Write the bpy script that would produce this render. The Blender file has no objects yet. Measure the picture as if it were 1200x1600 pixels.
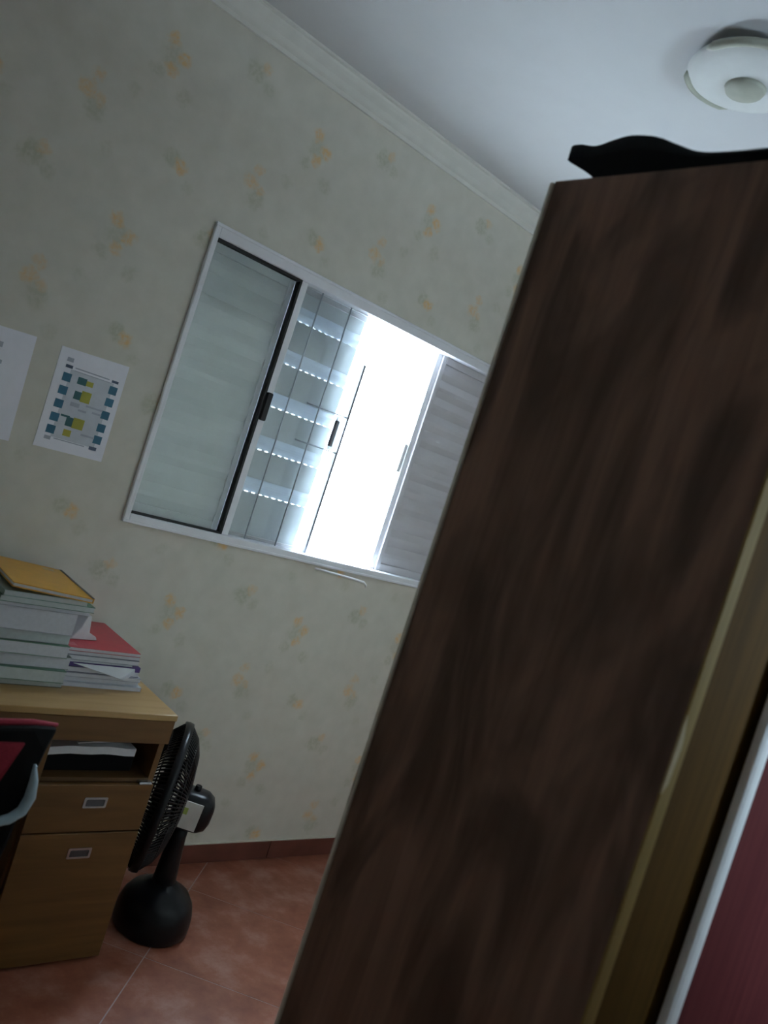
import bpy, bmesh, math, random
from mathutils import Vector, Matrix

random.seed(7)
SC = bpy.context.scene
COL = SC.collection
PI = math.pi

# ------------------------------------------------------------------ camera
CAM_H = 1.55
cam_d = bpy.data.cameras.new('camera')
cam = bpy.data.objects.new('camera', cam_d)
COL.objects.link(cam)
cam_d.sensor_fit = 'VERTICAL'
cam_d.sensor_height = 36.0
cam_d.sensor_width = 27.0
cam_d.lens = 1297.05 / 1600 * 36.0
cam_d.clip_start = 0.02
cam_d.dof.use_dof = True
cam_d.dof.focus_distance = 2.7
cam_d.dof.aperture_fstop = 2.8
_yaw, _pitch, _roll = 0.718814597, -0.02429438, 0.315604236
_f = Vector((math.sin(_yaw)*math.cos(_pitch), math.cos(_yaw)*math.cos(_pitch), math.sin(_pitch)))
_r = Vector((math.cos(_yaw), -math.sin(_yaw), 0))
_u = _r.cross(_f)
_r2 = math.cos(_roll)*_r + math.sin(_roll)*_u
_u2 = -math.sin(_roll)*_r + math.cos(_roll)*_u
cam.matrix_world = Matrix(((_r2.x, _u2.x, -_f.x, 0), (_r2.y, _u2.y, -_f.y, 0), (_r2.z, _u2.z, -_f.z, CAM_H), (0, 0, 0, 1)))
SC.camera = cam

# ------------------------------------------------------------------ daylight and exposure
world = bpy.data.worlds.new('overcast_sky')
SC.world = world
world.use_nodes = True
wb = world.node_tree.nodes['Background']
wb.inputs['Color'].default_value = (0.67, 0.85, 1.0, 1)
wb.inputs['Strength'].default_value = 9.0
sun_d = bpy.data.lights.new('sun', 'SUN')
sun_d.energy = 6.0; sun_d.angle = math.radians(4); sun_d.color = (.93, .97, 1.0)
sun_o = bpy.data.objects.new('sun', sun_d); COL.objects.link(sun_o)
sun_o.rotation_euler = (math.radians(4), math.radians(-32), 0)      # high, from the side: it only reaches the yard
pl = bpy.data.lights.new('window_portal', 'AREA')
pl.shape = 'RECTANGLE'; pl.size = 1.5; pl.size_y = 1.0
pl.cycles.is_portal = True
po = bpy.data.objects.new('window_portal', pl); COL.objects.link(po)
po.location = (1.89, 2.72, 1.70); po.rotation_euler = (-PI/2, 0, 0)
pl2 = bpy.data.lights.new('window_portal', 'AREA')
pl2.shape = 'RECTANGLE'; pl2.size = .70; pl2.size_y = .62
pl2.cycles.is_portal = True
po2 = bpy.data.objects.new('window_portal', pl2); COL.objects.link(po2)
po2.location = (2.40, -.93, 1.74); po2.rotation_euler = (PI/2, 0, 0)
SC.view_settings.view_transform = 'Standard'
SC.view_settings.look = 'None'
SC.view_settings.gamma = 1.0
SC.view_settings.use_curve_mapping = False
SC.view_settings.exposure = 2.08
SC.cycles.max_bounces = 9
SC.cycles.diffuse_bounces = 7
SC.cycles.transparent_max_bounces = 16

# ------------------------------------------------------------------ materials
def new_mat(name):
    m = bpy.data.materials.new(name); m.use_nodes = True
    nt = m.node_tree
    return m, nt, nt.nodes['Principled BSDF']

def plain(name, col, rough=0.6, metal=0.0, spec=0.5, var=0.06, scale=30.0, bump=0.0):
    """a colour with a little procedural variation"""
    m, nt, b = new_mat(name)
    geo = nt.nodes.new('ShaderNodeNewGeometry')
    n = nt.nodes.new('ShaderNodeTexNoise'); n.inputs['Scale'].default_value = scale; n.inputs['Detail'].default_value = 4
    nt.links.new(geo.outputs['Position'], n.inputs['Vector'])
    r = nt.nodes.new('ShaderNodeValToRGB')
    r.color_ramp.elements[0].position = 0.3; r.color_ramp.elements[1].position = 0.7
    r.color_ramp.elements[0].color = tuple(max(0, c*(1-var)) for c in col) + (1,)
    r.color_ramp.elements[1].color = tuple(min(1, c*(1+var)) for c in col) + (1,)
    nt.links.new(n.outputs['Fac'], r.inputs['Fac'])
    nt.links.new(r.outputs['Color'], b.inputs['Base Color'])
    b.inputs['Roughness'].default_value = rough
    b.inputs['Metallic'].default_value = metal
    b.inputs['Specular IOR Level'].default_value = spec
    if bump:
        bp = nt.nodes.new('ShaderNodeBump'); bp.inputs['Strength'].default_value = bump; bp.inputs['Distance'].default_value = 0.002
        nt.links.new(n.outputs['Fac'], bp.inputs['Height']); nt.links.new(bp.outputs['Normal'], b.inputs['Normal'])
    return m

def wood(name, dark, light, rough=0.45, grain=(40, 40, 2.2), knots=0.0, spec=0.4):
    m, nt, b = new_mat(name)
    L = nt.links.new
    geo = nt.nodes.new('ShaderNodeNewGeometry')
    mp = nt.nodes.new('ShaderNodeMapping'); mp.inputs['Scale'].default_value = grain
    L(geo.outputs['Position'], mp.inputs['Vector'])
    n = nt.nodes.new('ShaderNodeTexNoise'); n.inputs['Scale'].default_value = 1.0; n.inputs['Detail'].default_value = 7; n.inputs['Distortion'].default_value = 0.6
    L(mp.outputs['Vector'], n.inputs['Vector'])
    r = nt.nodes.new('ShaderNodeValToRGB')
    r.color_ramp.elements[0].position = 0.32; r.color_ramp.elements[1].position = 0.72
    r.color_ramp.elements[0].color = dark + (1,); r.color_ramp.elements[1].color = light + (1,)
    L(n.outputs['Fac'], r.inputs['Fac'])
    out = r.outputs['Color']
    if knots:
        mp2 = nt.nodes.new('ShaderNodeMapping'); mp2.inputs['Scale'].default_value = (5.5, 5.5, 1.7)
        L(geo.outputs['Position'], mp2.inputs['Vector'])
        n2 = nt.nodes.new('ShaderNodeTexNoise'); n2.inputs['Scale'].default_value = 1.3; n2.inputs['Detail'].default_value = 3; n2.inputs['Distortion'].default_value = 1.2
        L(mp2.outputs['Vector'], n2.inputs['Vector'])
        r2 = nt.nodes.new('ShaderNodeValToRGB')
        r2.color_ramp.elements[0].position = 0.36; r2.color_ramp.elements[1].position = 0.56
        r2.color_ramp.elements[0].color = (1-knots,)*3 + (1,); r2.color_ramp.elements[1].color = (1, 1, 1, 1)
        L(n2.outputs['Fac'], r2.inputs['Fac'])
        mx = nt.nodes.new('ShaderNodeMix'); mx.data_type = 'RGBA'; mx.blend_type = 'MULTIPLY'; mx.inputs['Factor'].default_value = 1
        L(out, mx.inputs['A']); L(r2.outputs['Color'], mx.inputs['B']); out = mx.outputs['Result']
    L(out, b.inputs['Base Color'])
    b.inputs['Roughness'].default_value = rough; b.inputs['Specular IOR Level'].default_value = spec
    bp = nt.nodes.new('ShaderNodeBump'); bp.inputs['Strength'].default_value = 0.12; bp.inputs['Distance'].default_value = 0.001
    L(n.outputs['Fac'], bp.inputs['Height']); L(bp.outputs['Normal'], b.inputs['Normal'])
    return m

def wallpaper():
    """cream paper printed with small orange-yellow flower sprigs on a 55 cm repeat"""
    m, nt, b = new_mat('flowered_wallpaper')
    L = nt.links.new
    N = nt.nodes.new
    geo = N('ShaderNodeNewGeometry')
    sep = N('ShaderNodeSeparateXYZ'); L(geo.outputs['Position'], sep.inputs['Vector'])
    ad = N('ShaderNodeMath'); ad.operation = 'ADD'; L(sep.outputs['X'], ad.inputs[0]); 
    # side walls run along y: shift so that x + (y - 2.5) carries the repeat round the corner
    yy = N('ShaderNodeMath'); yy.operation = 'SUBTRACT'; L(sep.outputs['Y'], yy.inputs[0]); yy.inputs[1].default_value = 2.5
    L(yy.outputs[0], ad.inputs[1])
    cmb = N('ShaderNodeCombineXYZ'); L(ad.outputs[0], cmb.inputs['X']); L(sep.outputs['Z'], cmb.inputs['Z'])
    wob = N('ShaderNodeTexNoise'); wob.inputs['Scale'].default_value = 45; wob.inputs['Detail'].default_value = 2
    L(geo.outputs['Position'], wob.inputs['Vector'])
    ws = N('ShaderNodeVectorMath'); ws.operation = 'SUBTRACT'; L(wob.outputs['Color'], ws.inputs[0]); ws.inputs[1].default_value = (.5, .5, .5)
    wm = N('ShaderNodeVectorMath'); wm.operation = 'SCALE'; L(ws.outputs[0], wm.inputs[0]); wm.inputs['Scale'].default_value = 0.035
    pos = N('ShaderNodeVectorMath'); pos.operation = 'ADD'; L(cmb.outputs[0], pos.inputs[0]); L(wm.outputs[0], pos.inputs[1])
    T = 0.546
    def blob(cx, cz, r):
        s = N('ShaderNodeVectorMath'); s.operation = 'SUBTRACT'; L(pos.outputs[0], s.inputs[0]); s.inputs[1].default_value = (cx - T/2, 0, cz - T/2)
        d = N('ShaderNodeVectorMath'); d.operation = 'SCALE'; L(s.outputs[0], d.inputs[0]); d.inputs['Scale'].default_value = 1/T
        fr = N('ShaderNodeVectorMath'); fr.operation = 'FRACTION'; L(d.outputs[0], fr.inputs[0])
        c = N('ShaderNodeVectorMath'); c.operation = 'SUBTRACT'; L(fr.outputs[0], c.inputs[0]); c.inputs[1].default_value = (.5, 0, .5)
        mu = N('ShaderNodeVectorMath'); mu.operation = 'MULTIPLY'; L(c.outputs[0], mu.inputs[0]); mu.inputs[1].default_value = (T, 0, T)
        ln = N('ShaderNodeVectorMath'); ln.operation = 'LENGTH'; L(mu.outputs[0], ln.inputs[0])
        mr = N('ShaderNodeMapRange'); mr.interpolation_type = 'SMOOTHSTEP'
        L(ln.outputs['Value'], mr.inputs['Value'])
        mr.inputs['From Min'].default_value = r*0.35; mr.inputs['From Max'].default_value = r
        mr.inputs['To Min'].default_value = 1; mr.inputs['To Max'].default_value = 0
        return mr.outputs['Result']
    def combine(spots):
        acc = None
        for cx, cz, r, k in spots:
            o = blob(cx, cz, r)
            ml = N('ShaderNodeMath'); ml.operation = 'MULTIPLY'; L(o, ml.inputs[0]); ml.inputs[1].default_value = k; o = ml.outputs[0]
            if acc is None: acc = o
            else:
                mxx = N('ShaderNodeMath'); mxx.operation = 'MAXIMUM'; L(acc, mxx.inputs[0]); L(o, mxx.inputs[1]); acc = mxx.outputs[0]
        return acc
    flowers = combine([(0.852, 2.065, .028, .85), (0.897, 2.027, .029, .9), (0.868, 1.985, .027, .8), (0.684, 2.408, .027, .55),
                       (0.668, 2.360, .034, .7), (0.706, 2.345, .022, .5), (0.606, 2.150, .026, .55), (0.980, 2.287, .030, .95)])
    leaves = combine([(0.86, 2.02, .05, .5), (0.945, 2.30, .035, .7), (0.575, 2.125, .045, .75), (0.63, 2.10, .03, .5), (0.70, 2.315, .045, .6),
                      (0.83, 1.96, .03, .5), (0.93, 1.93, .035, .45), (0.76, 2.23, .03, .3), (1.02, 2.24, .03, .35), (0.79, 2.42, .03, .35)])
    pet = N('ShaderNodeTexNoise'); pet.inputs['Scale'].default_value = 70; L(geo.outputs['Position'], pet.inputs['Vector'])
    pr = N('ShaderNodeMapRange'); L(pet.outputs['Fac'], pr.inputs['Value']); pr.inputs['From Min'].default_value = .35; pr.inputs['From Max'].default_value = .6
    pr.inputs['To Min'].default_value = .35; pr.inputs['To Max'].default_value = 1
    f2 = N('ShaderNodeMath'); f2.operation = 'MULTIPLY'; L(flowers, f2.inputs[0]); L(pr.outputs[0], f2.inputs[1])
    l2 = N('ShaderNodeMath'); l2.operation = 'MULTIPLY'; L(leaves, l2.inputs[0]); L(pr.outputs[0], l2.inputs[1])
    base = N('ShaderNodeTexNoise'); base.inputs['Scale'].default_value = 14; base.inputs['Detail'].default_value = 5; L(geo.outputs['Position'], base.inputs['Vector'])
    br = N('ShaderNodeValToRGB'); L(base.outputs['Fac'], br.inputs['Fac'])
    br.color_ramp.elements[0].position = .3; br.color_ramp.elements[1].position = .7
    br.color_ramp.elements[0].color = (.618, .592, .525, 1); br.color_ramp.elements[1].color = (.678, .647, .58, 1)
    m1 = N('ShaderNodeMix'); m1.data_type = 'RGBA'; L(l2.outputs[0], m1.inputs['Factor']); L(br.outputs['Color'], m1.inputs['A']); m1.inputs['B'].default_value = (.47, .47, .36, 1)
    m2 = N('ShaderNodeMix'); m2.data_type = 'RGBA'; L(f2.outputs[0], m2.inputs['Factor']); L(m1.outputs['Result'], m2.inputs['A']); m2.inputs['B'].default_value = (.74, .50, .24, 1)
    L(m2.outputs['Result'], b.inputs['Base Color'])
    b.inputs['Roughness'].default_value = .75; b.inputs['Specular IOR Level'].default_value = .3
    return m

def tile_mat():
    m, nt, b = new_mat('terracotta_tile')
    L = nt.links.new; N = nt.nodes.new
    geo = N('ShaderNodeNewGeometry')
    n = N('ShaderNodeTexNoise'); n.inputs['Scale'].default_value = 7; n.inputs['Detail'].default_value = 6; n.inputs['Roughness'].default_value = .65
    L(geo.outputs['Position'], n.inputs['Vector'])
    r = N('ShaderNodeValToRGB'); L(n.outputs['Fac'], r.inputs['Fac'])
    e = r.color_ramp.elements
    e[0].position = .28; e[0].color = (.20, .056, .030, 1); e[1].position = .74; e[1].color = (.45, .25, .20, 1)
    x = e.new(.5); x.color = (.31, .105, .062, 1)
    L(r.outputs['Color'], b.inputs['Base Color'])
    rr = N('ShaderNodeMapRange'); L(n.outputs['Fac'], rr.inputs['Value']); rr.inputs['To Min'].default_value = .45; rr.inputs['To Max'].default_value = .22
    L(rr.outputs[0], b.inputs['Roughness'])
    return m

def glass_mat():
    m, nt, b = new_mat('clear_glass')
    nt.nodes.remove(b)
    N = nt.nodes.new; L = nt.links.new
    tr = N('ShaderNodeBsdfTransparent'); tr.inputs['Color'].default_value = (.96, .975, .97, 1)
    gl = N('ShaderNodeBsdfGlossy'); gl.inputs['Roughness'].default_value = .03
    fr = N('ShaderNodeFresnel'); fr.inputs['IOR'].default_value = 1.45
    mx = N('ShaderNodeMixShader'); L(fr.outputs[0], mx.inputs['Fac']); L(tr.outputs[0], mx.inputs[1]); L(gl.outputs[0], mx.inputs[2])
    L(mx.outputs[0], nt.nodes['Material Output'].inputs['Surface'])
    return m

def translucent_mat(name, col, k):
    m, nt, b = new_mat(name)
    N = nt.nodes.new; L = nt.links.new
    geo = N('ShaderNodeNewGeometry')
    n = N('ShaderNodeTexNoise'); n.inputs['Scale'].default_value = 60; L(geo.outputs['Position'], n.inputs['Vector'])
    r = N('ShaderNodeValToRGB'); L(n.outputs['Fac'], r.inputs['Fac'])
    r.color_ramp.elements[0].color = tuple(c*.93 for c in col) + (1,); r.color_ramp.elements[1].color = col + (1,)
    L(r.outputs['Color'], b.inputs['Base Color']); b.inputs['Roughness'].default_value = .4
    t = N('ShaderNodeBsdfTranslucent'); t.inputs['Color'].default_value = col + (1,)
    mx = N('ShaderNodeMixShader'); mx.inputs['Fac'].default_value = k
    L(b.outputs[0], mx.inputs[1]); L(t.outputs[0], mx.inputs[2])
    L(mx.outputs[0], nt.nodes['Material Output'].inputs['Surface'])
    return m

M = {}
M['wall'] = wallpaper()
M['ceiling'] = plain('ceiling_paint', (.62, .62, .635), .85, var=.02, scale=8)
M['cornice'] = plain('cornice_plaster', (.72, .71, .67), .7, var=.03, scale=20)
M['tile'] = tile_mat()
M['skirting'] = plain('dark_terracotta', (.15, .048, .034), .4, var=.2, scale=9)
M['grout'] = plain('tile_grout', (.42, .34, .34), .6, var=.1)
M['caulk'] = plain('skirting_caulk', (.62, .60, .52), .7)
M['alu'] = plain('white_aluminium', (.80, .80, .85), .38, var=.02)
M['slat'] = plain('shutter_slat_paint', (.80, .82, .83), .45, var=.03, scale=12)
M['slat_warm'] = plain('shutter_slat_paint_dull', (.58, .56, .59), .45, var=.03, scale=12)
M['gasket'] = plain('black_rubber', (.015, .015, .018), .6)
M['grey_plastic'] = plain('grey_plastic', (.22, .22, .25), .4)
M['bar'] = plain('grey_bar', (.46, .50, .55), .4)
M['glass'] = glass_mat()
M['band'] = translucent_mat('frosted_band', (.75, .80, .88), .05)
M['flat'] = translucent_mat('shutter_panel', (.62, .65, .69), .015)
M['milky'] = translucent_mat('milky_plastic', (.85, .87, .90), .5)
M['white_plastic'] = plain('white_plastic', (.82, .83, .84), .35, var=.02)
M['walnut'] = wood('dark_walnut', (.175, .098, .068), (.285, .165, .118), .5, (30, 30, 1.6), knots=.55)
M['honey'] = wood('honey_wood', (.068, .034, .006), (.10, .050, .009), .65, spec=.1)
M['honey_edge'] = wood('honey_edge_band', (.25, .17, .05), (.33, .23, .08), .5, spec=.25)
M['red_wood'] = wood('red_brown_wood', (.088, .018, .021), (.13, .030, .032), .65, spec=.06)
M['chip'] = plain('bare_chipboard', (.52, .44, .29), .8)
M['rail'] = plain('pale_aluminium', (.88, .91, .93), .4, var=.02)
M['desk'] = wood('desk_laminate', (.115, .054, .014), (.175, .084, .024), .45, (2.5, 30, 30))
M['desk_top_lit'] = wood('desk_laminate_lit', (.38, .23, .085), (.46, .29, .125), .35, (2.5, 30, 30))  # desk laminate lightened, light falling on the top put into its colour
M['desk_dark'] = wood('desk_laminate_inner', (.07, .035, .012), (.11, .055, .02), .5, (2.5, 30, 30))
M['chrome'] = plain('satin_chrome', (.40, .42, .45), .25, metal=.9, var=.02)
M['cup'] = plain('handle_recess', (.10, .10, .11), .3, metal=.6)
M['black'] = plain('black_plastic', (.006, .006, .008), .3, spec=.25)
M['box_black'] = plain('matt_black_card', (.006, .006, .007), .9, spec=.1)
M['black_matt'] = plain('black_fabric', (.009, .009, .010), .9, spec=.2, bump=.3, scale=200)
M['shoe'] = plain('black_cloth', (.006, .006, .007), .9, spec=.15, bump=.4, scale=120)
M['red_fabric'] = plain('red_fabric', (.30, .018, .040), .85, var=.12, scale=150, bump=.3)
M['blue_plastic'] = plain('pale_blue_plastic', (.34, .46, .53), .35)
M['label'] = plain('label_white', (.62, .60, .57), .5)
M['lbl_green'] = plain('label_green', (.35, .42, .10), .5)
M['paper'] = plain('white_paper', (.84, .84, .92), .8, var=.02)
M['paper2'] = plain('folded_paper', (.66, .67, .70), .8, var=.05)
M['ink_blue'] = plain('print_blue', (.05, .17, .27), .7)
M['ink_navy'] = plain('print_navy', (.09, .12, .20), .7)
M['ink_green'] = plain('print_green', (.05, .15, .17), .7)
M['ink_yellow'] = plain('print_yellow', (.42, .40, .07), .7)
M['ink_grey'] = plain('print_grey', (.42, .45, .54), .7)
M['ink_pale'] = plain('print_pale', (.58, .61, .68), .7)
M['pages'] = plain('book_pages', (.60, .61, .67), .8, var=.05, scale=90)
M['pages_g'] = plain('book_pages_greenish', (.54, .59, .60), .8, var=.05, scale=90)
M['lamp_white'] = plain('lamp_glass', (.72, .73, .72), .65, spec=.3, var=.02)
M['lamp_metal'] = plain('lamp_brass', (.42, .43, .36), .6)
M['concrete'] = plain('yard_concrete', (.52, .53, .54), .9, scale=3, var=.15)
COV = {}
def cov(c, rough=.35):
    key = tuple(c)
    if key not in COV: COV[key] = plain('book_cover', key, rough, var=.05)
    return COV[key]

# ------------------------------------------------------------------ mesh helpers
def box(bm, x0, x1, y0, y1, z0, z1, mi=0):
    vs = [bm.verts.new(p) for p in ((x0,y0,z0),(x1,y0,z0),(x1,y1,z0),(x0,y1,z0),(x0,y0,z1),(x1,y0,z1),(x1,y1,z1),(x0,y1,z1))]
    fs = []
    for f in ((3,2,1,0),(4,5,6,7),(0,1,5,4),(1,2,6,5),(2,3,7,6),(3,0,4,7)):
        fc = bm.faces.new([vs[i] for i in f]); fc.material_index = mi; fs.append(fc)
    return vs

def tube(bm, pts, r, n=10, closed=False, cap=True, flat=1.0):
    pts = [Vector(p) for p in pts]; m = len(pts)
    rs = r if isinstance(r, (list, tuple)) else [r]*m
    rings = []; prev = None
    for i, p in enumerate(pts):
        if closed: t = pts[(i+1) % m] - pts[i-1]
        else: t = pts[min(i+1, m-1)] - pts[max(i-1, 0)]
        t.normalize()
        if prev is None:
            a = Vector((0, 0, 1)) if abs(t.z) < .9 else Vector((1, 0, 0))
            nrm = t.cross(a).normalized()
        else:
            nrm = prev - t*prev.dot(t)
            nrm.normalize()
        prev = nrm; bi = t.cross(nrm)
        rings.append([bm.verts.new(p + rs[i]*(math.cos(2*PI*k/n)*nrm + flat*math.sin(2*PI*k/n)*bi)) for k in range(n)])
    for i in range(m if closed else m-1):
        a, c = rings[i], rings[(i+1) % m]
        for k in range(n): bm.faces.new((a[k], a[(k+1) % n], c[(k+1) % n], c[k])).smooth = True
    if cap and not closed:
        bm.faces.new(rings[0][::-1]); bm.faces.new(rings[-1])

def lathe(bm, prof, n=32, mat=None, cap=True):
    """profile of (r, h) turned about local z; mat is a Matrix placing it"""
    mat = mat or Matrix()
    rings = []
    for r, h in prof:
        if r < 1e-5: rings.append([bm.verts.new(mat @ Vector((0, 0, h)))])
        else: rings.append([bm.verts.new(mat @ Vector((r*math.cos(2*PI*k/n), r*math.sin(2*PI*k/n), h))) for k in range(n)])
    for a, c in zip(rings, rings[1:]):
        for k in range(n):
            q = [a[k % len(a)], a[(k+1) % len(a)], c[(k+1) % len(c)], c[k % len(c)]]
            u = []
            for v in q:
                if v not in u: u.append(v)
            if len(u) > 2: bm.faces.new(u).smooth = True

def prism(bm, outline, axis, a0, a1, mi=0):
    """closed 2-D outline extruded along axis ('x','y','z') from a0 to a1"""
    def P(u, v, a): return {'x': (a, u, v), 'y': (u, a, v), 'z': (u, v, a)}[axis]
    A = [bm.verts.new(P(u, v, a0)) for u, v in outline]
    B = [bm.verts.new(P(u, v, a1)) for u, v in outline]
    n = len(A)
    fs = [bm.faces.new(A), bm.faces.new(B[::-1])]
    for i in range(n): fs.append(bm.faces.new((A[i], A[(i+1) % n], B[(i+1) % n], B[i])))
    for f in fs: f.material_index = mi

def obj(name, bm, mat, parent=None, bevel=0.0, seg=2, smooth=False, kind=None, label=None):
    bmesh.ops.recalc_face_normals(bm, faces=bm.faces[:])
    if bevel:
        es = [e for e in bm.edges if len(e.link_faces) == 2 and e.calc_face_angle(0) > .6]
        bmesh.ops.bevel(bm, geom=es, offset=bevel, segments=seg, affect='EDGES', profile=.5, clamp_overlap=True)
    me = bpy.data.meshes.new(name)
    bm.to_mesh(me); bm.free()
    for mm in (mat if isinstance(mat, (list, tuple)) else [mat]): me.materials.append(mm)
    if smooth:
        for p in me.polygons: p.use_smooth = True
    o = bpy.data.objects.new(name, me); COL.objects.link(o)
    if parent: o.parent = parent
    if kind: o['kind'] = kind
    if label: o['label'] = label
    return o

def bx(name, dims, mat, parent=None, bevel=0.0, **k):
    bm = bmesh.new(); box(bm, *dims)
    return obj(name, bm, mat, parent, bevel, **k)

def empty(name, loc=(0, 0, 0), rot=(0, 0, 0)):
    o = bpy.data.objects.new(name, None); COL.objects.link(o)
    o.location = loc; o.rotation_euler = rot; o.empty_display_size = .05
    return o

def thing(name, label, cat, loc=(0, 0, 0), rot=(0, 0, 0), group=None):
    o = empty(name, loc, rot); tag(o, label, cat, group); return o

def tag(o, label, cat, group=None):
    o['label'] = label; o['category'] = cat
    if group: o['group'] = group
    return o

def structure(o, label):
    o['kind'] = 'structure'; o['label'] = label; return o

def rrect(x0, x1, z0, z1, r, n=5):
    pts = []
    for cx, cz, a in ((x1-r, z0+r, -PI/2), (x1-r, z1-r, 0), (x0+r, z1-r, PI/2), (x0+r, z0+r, PI)):
        for k in range(n+1):
            t = a + PI/2*k/n
            pts.append((cx + r*math.cos(t), cz + r*math.sin(t)))
    return pts

# ------------------------------------------------------------------ room shell
X0, X1, Y0, Y1, ZC = -0.55, 3.90, -0.75, 2.50, 2.84
WX0, WX1, WZ0, WZ1 = 1.143, 2.640, 1.205, 2.190          # window frame, outer
WT = .16

bm = bmesh.new()
box(bm, X0-.15, WX0+.01, Y1, Y1+WT, 0, ZC); box(bm, WX1-.01, X1+.15, Y1, Y1+WT, 0, ZC)
box(bm, WX0+.01, WX1-.01, Y1, Y1+WT, 0, WZ0+.01); box(bm, WX0+.01, WX1-.01, Y1, Y1+WT, WZ1-.01, ZC)
structure(obj('wall_back', bm, M['wall']), 'cream wallpapered wall with small orange flowers around the window')
structure(bx('wall_left', (X0-.15, X0, Y0, Y1, 0, ZC), M['wall']), 'flowered wallpaper wall left of the desk')
structure(bx('wall_right', (X1, X1+.15, Y0, Y1, 0, ZC), M['wall']), 'flowered wallpaper wall beyond the wardrobe')
VX0, VX1, VZ0, VZ1 = 2.05, 2.75, 1.43, 2.05
bm = bmesh.new()
box(bm, X0-.15, VX0, Y0-.15, Y0, 0, ZC); box(bm, VX1, X1+.15, Y0-.15, Y0, 0, ZC)
box(bm, VX0, VX1, Y0-.15, Y0, 0, VZ0); box(bm, VX0, VX1, Y0-.15, Y0, VZ1, ZC)
structure(obj('wall_front', bm, M['wall']), 'flowered wallpaper wall behind the viewer')
structure(bx('ceiling', (X0-.15, X1+.15, Y0-.15, Y1+WT, ZC, ZC+.12), M['ceiling']), 'plain white ceiling')

# crown moulding
CP = [(0, 0), (0, -.075), (.010, -.075), (.012, -.062), (.022, -.055), (.030, -.040), (.042, -.028), (.050, -.018), (.052, -.010), (.062, -.008), (.062, 0)]
def cornice(name, along, label):
    bm = bmesh.new()
    if along == 'back': prism(bm, [(Y1-a, ZC+b) for a, b in CP], 'x', X0, X1)
    if along == 'left': prism(bm, [(X0+a, ZC+b) for a, b in CP], 'y', Y0, Y1)
    if along == 'right': prism(bm, [(X1-a, ZC+b) for a, b in CP], 'y', Y0, Y1)
    structure(obj(name, bm, M['cornice']), label)
cornice('trim_1', 'back', 'white plaster crown moulding above the window wall')
cornice('trim_2', 'left', 'white plaster crown moulding on the left wall')
cornice('trim_3', 'right', 'white plaster crown moulding on the right wall')

# floor: slab of grout and single tiles laid at 45 degrees
floor = structure(bx('floor', (X0-.15, X1+.15, Y0-.15, Y1+WT, -.10, -.0008), M['grout']), 'terracotta tiled floor laid on the diagonal')
def clip(poly, inside, cut):
    out = []
    for i in range(len(poly)):
        a, b = poly[i-1], poly[i]
        if inside(b):
            if not inside(a): out.append(cut(a, b))
            out.append(b)
        elif inside(a): out.append(cut(a, b))
    return out
def clip_rect(poly, x0, x1, y0, y1):
    for ax, lim, sg in ((0, x0, 1), (0, x1, -1), (1, y0, 1), (1, y1, -1)):
        ins = lambda p: sg*(p[ax]-lim) >= 0
        def cut(a, b):
            t = (lim-a[ax])/(b[ax]-a[ax]); return (a[0]+t*(b[0]-a[0]), a[1]+t*(b[1]-a[1]))
        poly = clip(poly, ins, cut)
        if not poly: return poly
    return poly
TS, GAP = 0.45, 0.0035
S2 = math.sqrt(2)
full_tile = None
for i in range(-14, 15):
    for j in range(-14, 15):
        u0, v0 = 3.43/S2 + i*TS, -.61/S2 + j*TS
        cu, cv = u0 + TS/2, v0 + TS/2
        cx, cy = (cu+cv)/S2, (cu-cv)/S2
        h = TS/2 - GAP/2
        sq = [(h*S2, 0), (0, h*S2), (-h*S2, 0), (0, -h*S2)]
        pw = clip_rect([(cx+a, cy+b) for a, b in sq], X0, X1, Y0, Y1)
        if len(pw) < 3: continue
        ar = abs(sum(pw[k-1][0]*pw[k][1]-pw[k][0]*pw[k-1][1] for k in range(len(pw))))/2
        if ar < .002: continue
        whole = ar > (2*h)**2*.999
        if whole and full_tile:
            o = full_tile.copy(); COL.objects.link(o); o.location = (cx, cy, 0); o.parent = floor
            continue
        bm = bmesh.new()
        prism(bm, [(a-cx, b-cy) for a, b in pw], 'z', -.0012, 0)
        o = obj('tile', bm, M['tile'], floor)
        o.location = (cx, cy, 0)
        if whole: full_tile = o

# skirting of cut tiles
bb = structure(empty('baseboard_back'), 'terracotta tile skirting along the window wall')
x = X0 + .005; k = 0
while x < X1 - .01:
    x1 = min(x + .447, X1 - .004)
    bx('tile', (x, x1, Y1-.009, Y1+.001, 0.001, .075), M['skirting'], bb, bevel=.0015, seg=1)
    x = x1 + .003
bx('caulk_line', (X0+.005, X1-.005, Y1-.007, Y1+.001, .075, .0785), M['caulk'], bb)
for nm, dims, lb in (('baseboard_left', (X0, X0+.009, Y0, Y1-.01, .001, .075), 'terracotta skirting on the left wall'),
                     ('baseboard_right', (X1-.009, X1, Y0, Y1-.01, .001, .075), 'terracotta skirting on the right wall')):
    structure(bx(nm, dims, M['skirting']), lb)

# yard outside
structure(bx('yard_ground', (-12, 16, Y1+WT, 26, -.35, -.15), M['concrete']), 'pale concrete yard outside the window')

# ------------------------------------------------------------------ window
win = structure(empty('window_1'), 'white aluminium sliding window with louvred shutters, one bay open')
FW = .026
FL = .018
YF = Y1 - .012
bm = bmesh.new()
box(bm, WX0, WX0+FL, YF, Y1+.13, WZ0, WZ1); box(bm, WX1-FW, WX1, YF, Y1+.13, WZ0, WZ1)
box(bm, WX0+FL, WX1-FW, YF, Y1+.13, WZ0, WZ0+FW); box(bm, WX0+FL, WX1-FW, YF, Y1+.13, WZ1-FW-.012, WZ1)
obj('window_frame', bm, M['alu'], win, bevel=.002, seg=1)
ZB, ZT = WZ0+FW, WZ1-FW-.012
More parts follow.
